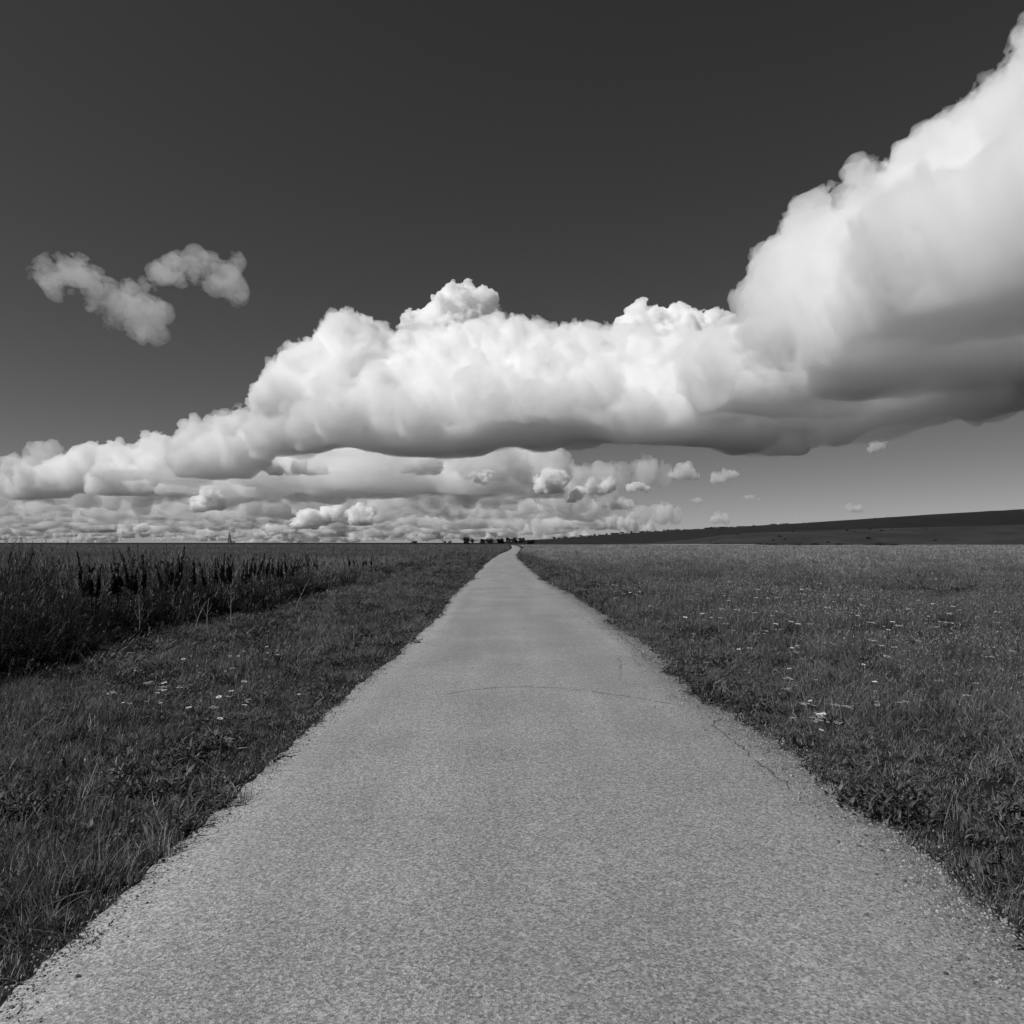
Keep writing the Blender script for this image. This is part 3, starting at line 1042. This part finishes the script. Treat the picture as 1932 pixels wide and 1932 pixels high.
def stem_mesh(pts, r0, r1):
    v, f = [], []
    n = 6
    for i, p in enumerate(pts):
        u = i / (len(pts) - 1)
        r = r0 + (r1 - r0) * u
        for k in range(n):
            a = 6.283 * k / n
            v.append((p[0] + r * math.cos(a), p[1] + r * math.sin(a), p[2]))
        if i:
            b0 = (i - 1) * n
            for k in range(n):
                f.append((b0 + k, b0 + (k + 1) % n, b0 + n + (k + 1) % n, b0 + n + k))
    f.append(tuple(range(len(v) - n, len(v))))
    return v, f


for i, (x, y0, hgt, lx, lab) in enumerate([
    (261, 1207, .72, .02, 'pale upright dead stem nearest the left edge'),
    (365, 1195, .55, .22, 'pale crooked dead stem bending right in the dark weeds'),
    (390, 1197, .62, .03, 'pale straight dead stem in front of the blackest gap'),
    (437, 1192, .85, -.03, 'pale tall dead stem with fine twigs at mid belt'),
    (560, 1150, .75, .30, 'pale dead stem leaning right in front of the weeds')]):
    p = gpt(x, y0)
    pts = [(lx * (u ** 1.4) + .012 * math.sin(5 * u + i), .02 * math.sin(3 * u), hgt * u) for u in np.linspace(0, 1, 7)]
    v, f = stem_mesh(pts, .009, .004)
    for q in range(4 if i == 3 else 2):
        u = .45 + .15 * q
        b0 = len(v)
        bx, bz = lx * u ** 1.4, hgt * u
        sgn = 1 if q % 2 else -1
        v2, f2 = stem_mesh([(bx, 0, bz), (bx + sgn * .04, .01, bz + .07), (bx + sgn * .07, .015, bz + .16)], .004, .002)
        v += v2
        f += [tuple(a + b0 for a in g) for g in f2]
    o = mesh_obj('dead_stem', v, f, M_DRY)
    o.location = (p.x, p.y, 0)
    tag(o, lab, 'dead stem')

# ------------------------------------------------------------------ white flowers
M_WHITE = grey_mat('white petals', .80, rough=.6)
M_STALK = grey_mat('flower stalk', .07)


def flower_mesh(seed, umbel):
    rr = random.Random(seed)
    h = rr.uniform(.20, .34) if not umbel else rr.uniform(.24, .36)
    ln, az = rr.uniform(0, .05), rr.uniform(0, 6.283)
    v, f = [], []
    blade(v, f, 0, 0, h, ln, az, .004, 3, tip=.7)
    blade(v, f, 0, 0, h, ln, az + 1.57, .002, 3, tip=.7)
    fm = [0] * len(f)
    tx, ty = math.cos(az) * ln, math.sin(az) * ln
    heads = 9 if umbel else 1
    for k in range(heads):
        q = .0 if heads == 1 else .028 * math.sqrt((k + .5) / heads)
        a = k * 2.4
        x, y, z = tx + q * math.cos(a), ty + q * math.sin(a), h + rr.uniform(-.004, .004)
        R = .019 if heads == 1 else .009
        n = 10 if heads == 1 else 6
        tl = rr.uniform(-.3, .3)
        for j in range(n):                   # petals
            b = 6.283 * j / n
            c0 = len(v)
            for (rad, da) in ((R * .25, 0), (R * .75, -.26), (R, 0), (R * .75, .26)):
                px_, py_ = rad * math.cos(b + da), rad * math.sin(b + da)
                v.append((x + px_, y + py_, z + tl * px_ + .15 * rad))
            f.append((c0, c0 + 1, c0 + 2, c0 + 3))
            fm.append(1)
    me = bpy.data.meshes.new('wildflower')
    me.from_pydata(v, [], f)
    me.materials.append(M_STALK)
    me.materials.append(M_WHITE)
    me.polygons.foreach_set('material_index', fm)
    me.update()
    return me


fl_mesh = [flower_mesh(500 + k, k % 2 == 1) for k in range(6)]
patches = [   # centre px, spread px, count, what sets them apart
    (285, 1312, 35, 16, 16, 'white daisy in the loose drift on the left verge', 'daisies in the drift on the left verge'),
    (410, 1330, 50, 22, 10, 'white daisy scattered between the left drift and the path', 'daisies between the left drift and the path'),
    (450, 1250, 45, 20, 12, 'white flower among dark tufts in front of the weeds', 'flowers in front of the weeds'),
    (1120, 1136, 26, 10, 20, 'white flower in the patch beside the first bulge of the right edge', 'flowers at the first bulge of the right edge'),
    (1440, 1366, 34, 14, 18, 'white yarrow head crowded close to the right edge of the path', 'yarrow close to the right edge of the path'),
    (1500, 1283, 20, 8, 8, 'white yarrow head on the tall clump in the right meadow', 'yarrow on the tall clump in the right meadow'),
    (1675, 1318, 22, 12, 10, 'white yarrow head by the right border of the photo', 'yarrow by the right border'),
    (1640, 1140, 60, 26, 70, 'white flower in the densest drift of the right meadow', 'flowers in the densest drift of the right meadow'),
    (1450, 1165, 70, 24, 45, 'white flower in the sparse drift in mid meadow', 'flowers in the sparse drift of the meadow'),
    (1330, 1215, 70, 30, 20, 'white flower thinly strewn between the drift and the path', 'flowers strewn between the drift and the path'),
    (1560, 1225, 80, 26, 22, 'white flower strewn in the meadow above the yarrow', 'flowers strewn above the yarrow'),
    (1800, 1210, 70, 50, 20, 'white flower in the meadow beyond the densest drift', 'flowers beyond the densest drift'),
]
rr = random.Random(44)
for cx_, cy_, sx, sy, cnt, lab, grp in patches:
    made = 0
    while made < cnt:
        x, y = cx_ + rr.gauss(0, sx * 1.25), cy_ + rr.gauss(0, sy * 1.2)
        y = max(y, 1095)
        p = gpt(x, y - 14)
        # the head is what sits at (x, y): move the foot back accordingly
        Z = (EYE - .26) * F / (y - HZ)
        X = (x - CX) / F * Z
        d, s_ = dist_path(np.array([X]), np.array([Z]))
        if d[0] < .12: 
            cx_ += 1 if X > 0 else -1
            continue
        o = bpy.data.objects.new('wildflower', rr.choice(fl_mesh))
        C.objects.link(o)
        o.location = (X, Z, 0)
        o.rotation_euler = (rr.gauss(0, .08), rr.gauss(0, .08), rr.uniform(0, 6.283))
        s = rr.uniform(.7, 1.25) * (1.6 if Z > 9 else 1.1)
        o.scale = (s, s, s)
        tag(o, lab, 'flower', grp)
        made += 1

# ------------------------------------------------------------------ grit along the edges
M_GRIT = grey_mat('pale grit', .34, noise=40, spread=.6)
M_GRIT2 = grey_mat('dark grit', .09, noise=40, spread=.6)
gr = []
for k in range(5):
    rr2 = random.Random(700 + k)
    import bmesh
    bm = bmesh.new()
    bmesh.ops.create_icosphere(bm, subdivisions=1, radius=1)
    for vv in bm.verts: vv.co *= rr2.uniform(.7, 1.25)
    me = bpy.data.meshes.new('pebble')
    bm.to_mesh(me)
    bm.free()
    me.materials.append(M_GRIT if k < 3 else M_GRIT2)
    gr.append(bpy.data.objects.new('pebble', me))
n = 40000
Z = 1.6 + 26 * RNG.random(n) ** 1.5
side = np.where(RNG.random(n) < .74, 1, -1)
off = np.abs(RNG.normal(0, .10, n)) * np.where(RNG.random(n) < .4, 1, -2.0)
off = np.where((side < 0) & (off < 0), off * .4, off)
ex = np.where(side > 0, edge(Z, 1), edge(Z, -1))
X = ex + side * off
zz = np.array([surf_z(a, b_) if True else 0 for a, b_ in zip(X, Z)])
zz = np.where(off > 0, .004, zz)
s = RNG.uniform(.002, .007, n) * np.where(RNG.random(n) < .05, 2.0, 1)
scatter('gravel', np.stack([X, Z, zz], -1), rots(n, 1), np.stack([s, s, s * .7], -1), RNG.integers(0, 5, n), gr)


# ------------------------------------------------------------------ hills on the right
def hill(name, top, Zt, Z0, mat, depth, seed, rough=.4):
    """a slope rising from Z0 to a crest at distance Zt, drawn along the crest line `top`"""
    xs = np.arange(900, 2300, 6)
    rows_ = 24
    v, f = [], []
    for j in range(rows_ + 8):
        for x in xs:
            yt = lerp_tab(top, x)
            zt = lerp_tab(Zt, x)
            hz = EYE + (HZ - yt) / F * zt
            z0 = lerp_tab(Z0, x)
            if j <= rows_:
                u = j / rows_
                Z = z0 + (zt - z0) * u
                h = -2.0 + (hz + 2.0) * (u * u * (3 - 2 * u)) ** .8 if hz > 0 else -2
            else:
                u = (j - rows_) / 7
                Z = zt + depth * u
                h = hz - (hz + 3) * u * u
            X = (x - CX) / F * zt * (1 + (Z / zt - 1) * .9)
            v.append((X, Z, h))
    v = np.array(v)
    amp = rough * np.clip(v[:, 2], 0, 6) / 6
    v[:, 2] += amp * (n2(v[:, 0], v[:, 1], .02, seed) + .5 * n2(v[:, 0], v[:, 1], .06, seed + 1))
    W = len(xs)
    for j in range(rows_ + 7):
        for i in range(W - 1):
            a = j * W + i
            f.append((a, a + 1, a + W + 1, a + W))
    o = mesh_obj(name, v, f, mat, smooth=True)
    tag(o, kind='structure')
    return o


M_HILLD = grey_mat('dark far hill', .0075, noise=.03, spread=.75)  # very dark mottled grey over the whole far hill
M_HILLN = grey_mat('hill pasture', .029, noise=.035, spread=.6)
RIDGE = [(900, 1024), (965, 1022), (985, 1019.5), (1040, 1017), (1100, 1013), (1200, 1006), (1300, 1000), (1400, 994.5), (1500, 988.5), (1600, 982), (1699, 975.5), (1932, 962), (2300, 945)]
NEARH = [(900, 1032), (1100, 1028), (1230, 1024), (1302, 1018), (1360, 1010), (1436, 1005.5), (1524, 1002), (1699, 996.5), (1932, 990), (2300, 982)]
hill('hill', RIDGE, [(900, 1700), (1400, 1400), (2300, 1150)], [(900, 700), (1300, 620), (2300, 600)], M_HILLD, 900, 3)
hill('hill', NEARH, [(900, 700), (1300, 640), (2300, 620)], [(900, 440), (2300, 430)], M_HILLN, 120, 5)

# pale track and dark ditch at the foot of the hill
M_TRACK = grey_mat('pale dust track', .28, noise=.3, spread=.25)


def strip(name, pts, mat, hw):
    v, f = [], []
    for i, (x, y, Z, h) in enumerate(pts):
        X = (x - CX) / F * Z
        v += [(X, Z - hw, h), (X, Z + hw, h + .3 * hw * .06)]
        if i: f.append((2 * i - 2, 2 * i, 2 * i + 1, 2 * i - 1))
    return mesh_obj(name, v, f, mat)


o = strip('track', [(x, 0, 428 - (x - 1230) * .05, .45 + .02 * math.sin(x)) for x in range(1225, 1430, 12)], M_TRACK, 14)
tag(o, kind='structure')


# ------------------------------------------------------------------ trees and bushes on the horizon
def leaf_mat(name, v):
    return blade_mat(name, v * .6, v * 1.4, trans=.25, patch=.3, toned=False)


M_LEAF = leaf_mat('dark tree leaves', .022)
M_BARK = grey_mat('bark', .04)


def crown_mesh(seed, w_, h_, n, lf, z0):
    rr = random.Random(seed)
    cl = [(Vector((rr.uniform(-.36, .36) * w_, rr.uniform(-.3, .3) * w_, z0 + h_ * rr.uniform(.2, .78))), rr.uniform(.16, .30) * min(w_, h_ * 1.4)) for _ in range(12)]
    v, f = [], []
    for k in range(n):
        c, r = rr.choice(cl)
        d = Vector((rr.gauss(0, 1), rr.gauss(0, 1), rr.gauss(0, 1))).normalized() * r * (rr.random() ** .45)
        p = c + d
        if p.z < z0 * .5: continue
        a = Vector((rr.gauss(0, 1), rr.gauss(0, 1), rr.gauss(0, 1))).normalized()
        b = a.orthogonal().normalized()
        s = lf * rr.uniform(.6, 1.4)
        b0 = len(v)
        v += [p - a * s, p + b * s * .6, p + a * s, p - b * s * .6]
        f.append((b0, b0 + 1, b0 + 2, b0 + 3))
    return v, f


def tree(name, x0, x1, y_top, y_base, Z, lab, cat, group=None, n=900, ground=None, trunk=True):
    w_ = (x1 - x0) / F * Z
    zb = 0 if ground is None else ground
    top = EYE + (HZ - y_top) / F * Z
    h_ = top - zb
    seed = int(x0 * 7 + y_top)
    root = empty(name, ((x0 + x1) / 2 / F * Z - CX / F * Z, Z, zb))
    z0 = h_ * .12 if trunk else 0
    v, f = crown_mesh(seed, w_, h_ - z0, n, max(.25, w_ * .05), z0)
    mesh_obj('crown', v, f, M_LEAF, root)
    rr = random.Random(seed)
    v, f = stem_mesh([(0, 0, -.3), (rr.gauss(0, .1), 0, h_ * .3), (rr.gauss(0, .2), 0, h_ * .6)], max(.12, w_ * .025), .06)
    for q in range(4):
        b0 = len(v)
        a = q * 1.7
        v2, f2 = stem_mesh([(0, 0, h_ * .2), (math.cos(a) * w_ * .12, math.sin(a) * w_ * .12, h_ * .4), (math.cos(a) * w_ * .28, math.sin(a) * w_ * .28, h_ * .62)], max(.07, w_ * .014), .04)
        v += v2
        f += [tuple(i + b0 for i in g) for g in f2]
    mesh_obj('trunk', v, f, M_BARK, root)
    tag(root, lab, cat, group)
    return root


for x0, x1, yt, lab in [(874, 894, 1013.5, 'broad dark bush leftmost of the horizon trees'),
                        (905, 917, 1015, 'dark tree left of a touching pair on the horizon'),
                        (916, 931, 1015, 'dark tree right of a touching pair on the horizon'),
                        (933, 953, 1014.5, 'rounded dark bush between two tree pairs on the horizon'),
                        (954, 966, 1012, 'tallest dark square topped tree where the path meets the horizon'),
                        (964, 977, 1012.5, 'dark tree just right of the tallest one at the path end'),
                        (977, 991, 1013, 'dark narrow tree at the foot of the hill beside path end'),
                        (992, 1010, 1018.5, 'low dark shrub at the start of the ridge')]:
    tree('tree' if 'tree' in lab else 'bush', x0, x1, yt, 1024, 640, lab, 'tree' if 'tree' in lab else 'bush', n=1100)
for x0, x1, yt, lab in [(834, 842, 1019.5, 'tiny far bush left of a pair on the left skyline'), (844, 853, 1019.8, 'tiny far bush right of a pair on the left skyline'),
                        (775, 788, 1020.6, 'faint lone far bush on the left skyline')]:
    tree('bush', x0, x1, yt, 1024, 1900, lab, 'bush', n=400, trunk=False)
# shrubs along the ridge
rr = random.Random(21)
ridge_spots = [(x + rr.uniform(-3, 3), rr.uniform(1.5, 4.0), rr.uniform(5, 11)) for x in np.arange(1048, 1290, 7.5)]
ridge_spots += [(x + rr.uniform(-4, 4), rr.uniform(.8, 2.3), rr.uniform(8, 16)) for x in np.arange(1292, 1490, 9)]
ridge_spots += [(1345, 3, 26), (1365, 2.5, 22), (1460, 2.5, 18)]
rid_mesh = []
for k in range(5):
    v, f = crown_mesh(900 + k, 8, 5, 260, .5, 0)
    me = bpy.data.meshes.new('ridge_bush')
    me.from_pydata([tuple(q) for q in v], [], f)
    me.materials.append(M_LEAF)
    rid_mesh.append(me)
for i, (x, hpx, wpx) in enumerate(ridge_spots):
    zt = lerp_tab([(900, 1700), (1400, 1400), (2300, 1150)], x)
    yt = lerp_tab(RIDGE, x)
    o = bpy.data.objects.new('bush', rid_mesh[i % 5])
    C.objects.link(o)
    hz = EYE + (HZ - yt) / F * zt
    o.location = ((x - CX) / F * zt, zt - 2, hz - .8)
    o.rotation_euler = (0, 0, rr.uniform(0, 6.28))
    o.scale = (wpx / F * zt / 8, wpx / F * zt / 8, (hpx + .8) / F * zt / 4.2)
    if i < len(ridge_spots) - 3:
        tag(o, 'small dark bush in the row along the low part of the ridge' if x < 1291 else 'low flat bush in the hedge line on the middle of the ridge', 'bush', 'bushes along the ridge' if x < 1291 else 'hedge line bushes on the middle ridge')
    else:
        tag(o, ['wide flat bush left of its twin on the middle of the ridge', 'wide flat bush right of its twin on the middle of the ridge',
                'flat dark bush alone further up the ridge'][i - len(ridge_spots) + 3], 'bush')
for i in range(20):                      # bushes dotted over the near hill
    x, u = rr.uniform(1330, 1760), rr.uniform(.25, .9)
    z0, zt = 435, lerp_tab([(900, 700), (1300, 640), (2300, 620)], x)
    Z = z0 + (zt - z0) * u
    hz = EYE + (HZ - lerp_tab(NEARH, x)) / F * zt
    o = bpy.data.objects.new('bush', rid_mesh[i % 5])
    C.objects.link(o)
    s = rr.uniform(.12, .3)
    o.location = ((x - CX) / F * zt * (1 + (Z / zt - 1) * .9), Z, -2.0 + (hz + 2.0) * (u * u * (3 - 2 * u)) ** .8 - .3)
    o.rotation_euler = (0, 0, rr.uniform(0, 6.28))
    o.scale = (s * 1.5, s * 1.5, s)
    tag(o, 'tiny dark bush dotted on the paler hill pasture', 'bush', 'bushes dotted on the hill pasture')
for x, lab in ((1516, 'tiny post leftmost of three on the ridge'), (1533, 'tiny post rightmost of three on the ridge'), (1526, 'tiny post between two others on the ridge'),
               (1650, 'tiny dark post left of a pair high on the ridge'), (1674, 'tiny dark post right of a pair high on the ridge')):
    zt = lerp_tab([(900, 1700), (1400, 1400), (2300, 1150)], x)
    hz = EYE + (HZ - lerp_tab(RIDGE, x)) / F * zt
    v, f = stem_mesh([(0, 0, -1), (0, 0, 1.6), (.05, 0, 2.4)], .6, .5)
    o = mesh_obj('post', v, f, M_BARK)
    o.location = ((x - CX) / F * zt, zt - 1, hz)
    tag(o, lab, 'post')
# dark low hedges at the foot of the hill
for x0, x1, y, Z, lab in ((1330, 1395, 1029.5, 455, 'low dark hedge behind the pale track'), (1398, 1480, 1030.3, 440, 'low dark hedge right of the pale track'),
                          (1488, 1562, 1031, 425, 'low dark hedge tapering off to the right'), (1560, 1608, 1030, 450, 'ragged low hedge on the right hill foot'),
                          (1630, 1700, 1033.5, 380, 'dark low hedge at the right end of the meadow')):
    w_ = (x1 - x0) / F * Z
    rr = random.Random(int(x0))
    v, f = [], []
    for k in range(1800):
        X = rr.uniform(-.5, .5) * w_
        hh = 1.0 * (1 - abs(2 * X / w_) ** 3) * (.6 + .4 * math.sin(X * .7 + x0))
        p = Vector((X, rr.gauss(0, .6), rr.random() * max(.2, hh)))
        a = Vector((rr.gauss(0, 1), rr.gauss(0, 1), rr.gauss(0, 1))).normalized()
        b = a.orthogonal().normalized()
        b0 = len(v)
        s = rr.uniform(.15, .4)
        v += [p - a * s, p + b * s * .6, p + a * s, p - b * s * .6]
        f.append((b0, b0 + 1, b0 + 2, b0 + 3))
    o = mesh_obj('hedge', v, f, M_LEAF)
    o.location = (((x0 + x1) / 2 - CX) / F * Z, Z, .2)
    tag(o, lab, 'hedge')


# ------------------------------------------------------------------ the church on the horizon
def church(x, Z):
    M_ST = grey_mat('weathered church stone', .30, noise=.2, spread=.3)
    M_SL = grey_mat('slate spire', .20, noise=.3, spread=.3)
    M_OP = grey_mat('dark louvres', .02)
    root = empty('church_tower', ((x - CX) / F * Z, Z, 0))

    def box(v, f, x0, x1, y0, y1, z0, z1):
        b = len(v)
        v += [(x0, y0, z0), (x1, y0, z0), (x1, y1, z0), (x0, y1, z0), (x0, y0, z1), (x1, y0, z1), (x1, y1, z1), (x0, y1, z1)]
        f += [tuple(b + i for i in q) for q in ((0, 3, 2, 1), (4, 5, 6, 7), (0, 1, 5, 4), (1, 2, 6, 5), (2, 3, 7, 6), (3, 0, 4, 7))]

    def cone(v, f, cx_, cy_, z0, z1, r, n=8):
        b = len(v)
        for k in range(n):
            a = 6.283 * (k + .5) / n
            v.append((cx_ + r * math.cos(a), cy_ + r * math.sin(a), z0))
        v.append((cx_, cy_, z1))
        f += [(b + k, b + (k + 1) % n, b + n) for k in range(n)]
        f.append(tuple(b + k for k in reversed(range(n))))
    v, f = [], []
    box(v, f, -5.2, 5.2, -5.2, 5.2, -2, 19)
    box(v, f, -5.6, 5.6, -5.6, 5.6, 19, 20)
    box(v, f, -4.6, 4.6, -4.6, 4.6, 20, 33)
    box(v, f, -5.0, 5.0, -5.0, 5.0, 33, 34)
    for sx in (-1, 1):
        for sy in (-1, 1):
            box(v, f, sx * 5.5 - 1.0, sx * 5.5 + 1.0, sy * 5.5 - 1.0, sy * 5.5 + 1.0, -2, 24)
    mesh_obj('tower', v, f, M_ST, root)
    v, f = [], []
    cone(v, f, 0, 0, 34, 64, 4.7)
    mesh_obj('spire', v, f, M_SL, root)
    for sx in (-1, 1):
        for sy in (-1, 1):
            v, f = [], []
            box(v, f, sx * 4.4 - .7, sx * 4.4 + .7, sy * 4.4 - .7, sy * 4.4 + .7, 34, 37)
            cone(v, f, sx * 4.4, sy * 4.4, 37, 43, 1.0, 6)
            mesh_obj('pinnacle', v, f, M_ST, root)
    for sx in (-1, 1):
        v, f = [], []
        box(v, f, sx * 1.9 - .8, sx * 1.9 + .8, -4.75, -4.5, 22, 31)
        mesh_obj('belfry_opening', v, f, M_OP, root)
    v, f = [], []
    box(v, f, 6.6, 26, -4.5, 4.5, -2, 6)
    b = len(v)
    v += [(6.6, -5, 6.01), (26.4, -5, 6.01), (26.4, 5, 6.01), (6.6, 5, 6.01), (6.6, 0, 12), (26.4, 0, 12)]
    f += [(b, b + 1, b + 5, b + 4), (b + 2, b + 3, b + 4, b + 5), (b + 1, b + 2, b + 5), (b + 3, b, b + 4)]
    mesh_obj('nave', v, f, M_SL, root)
    tag(root, 'slender church tower with pointed spire far off on the left skyline', 'church')


church(433, 3750)
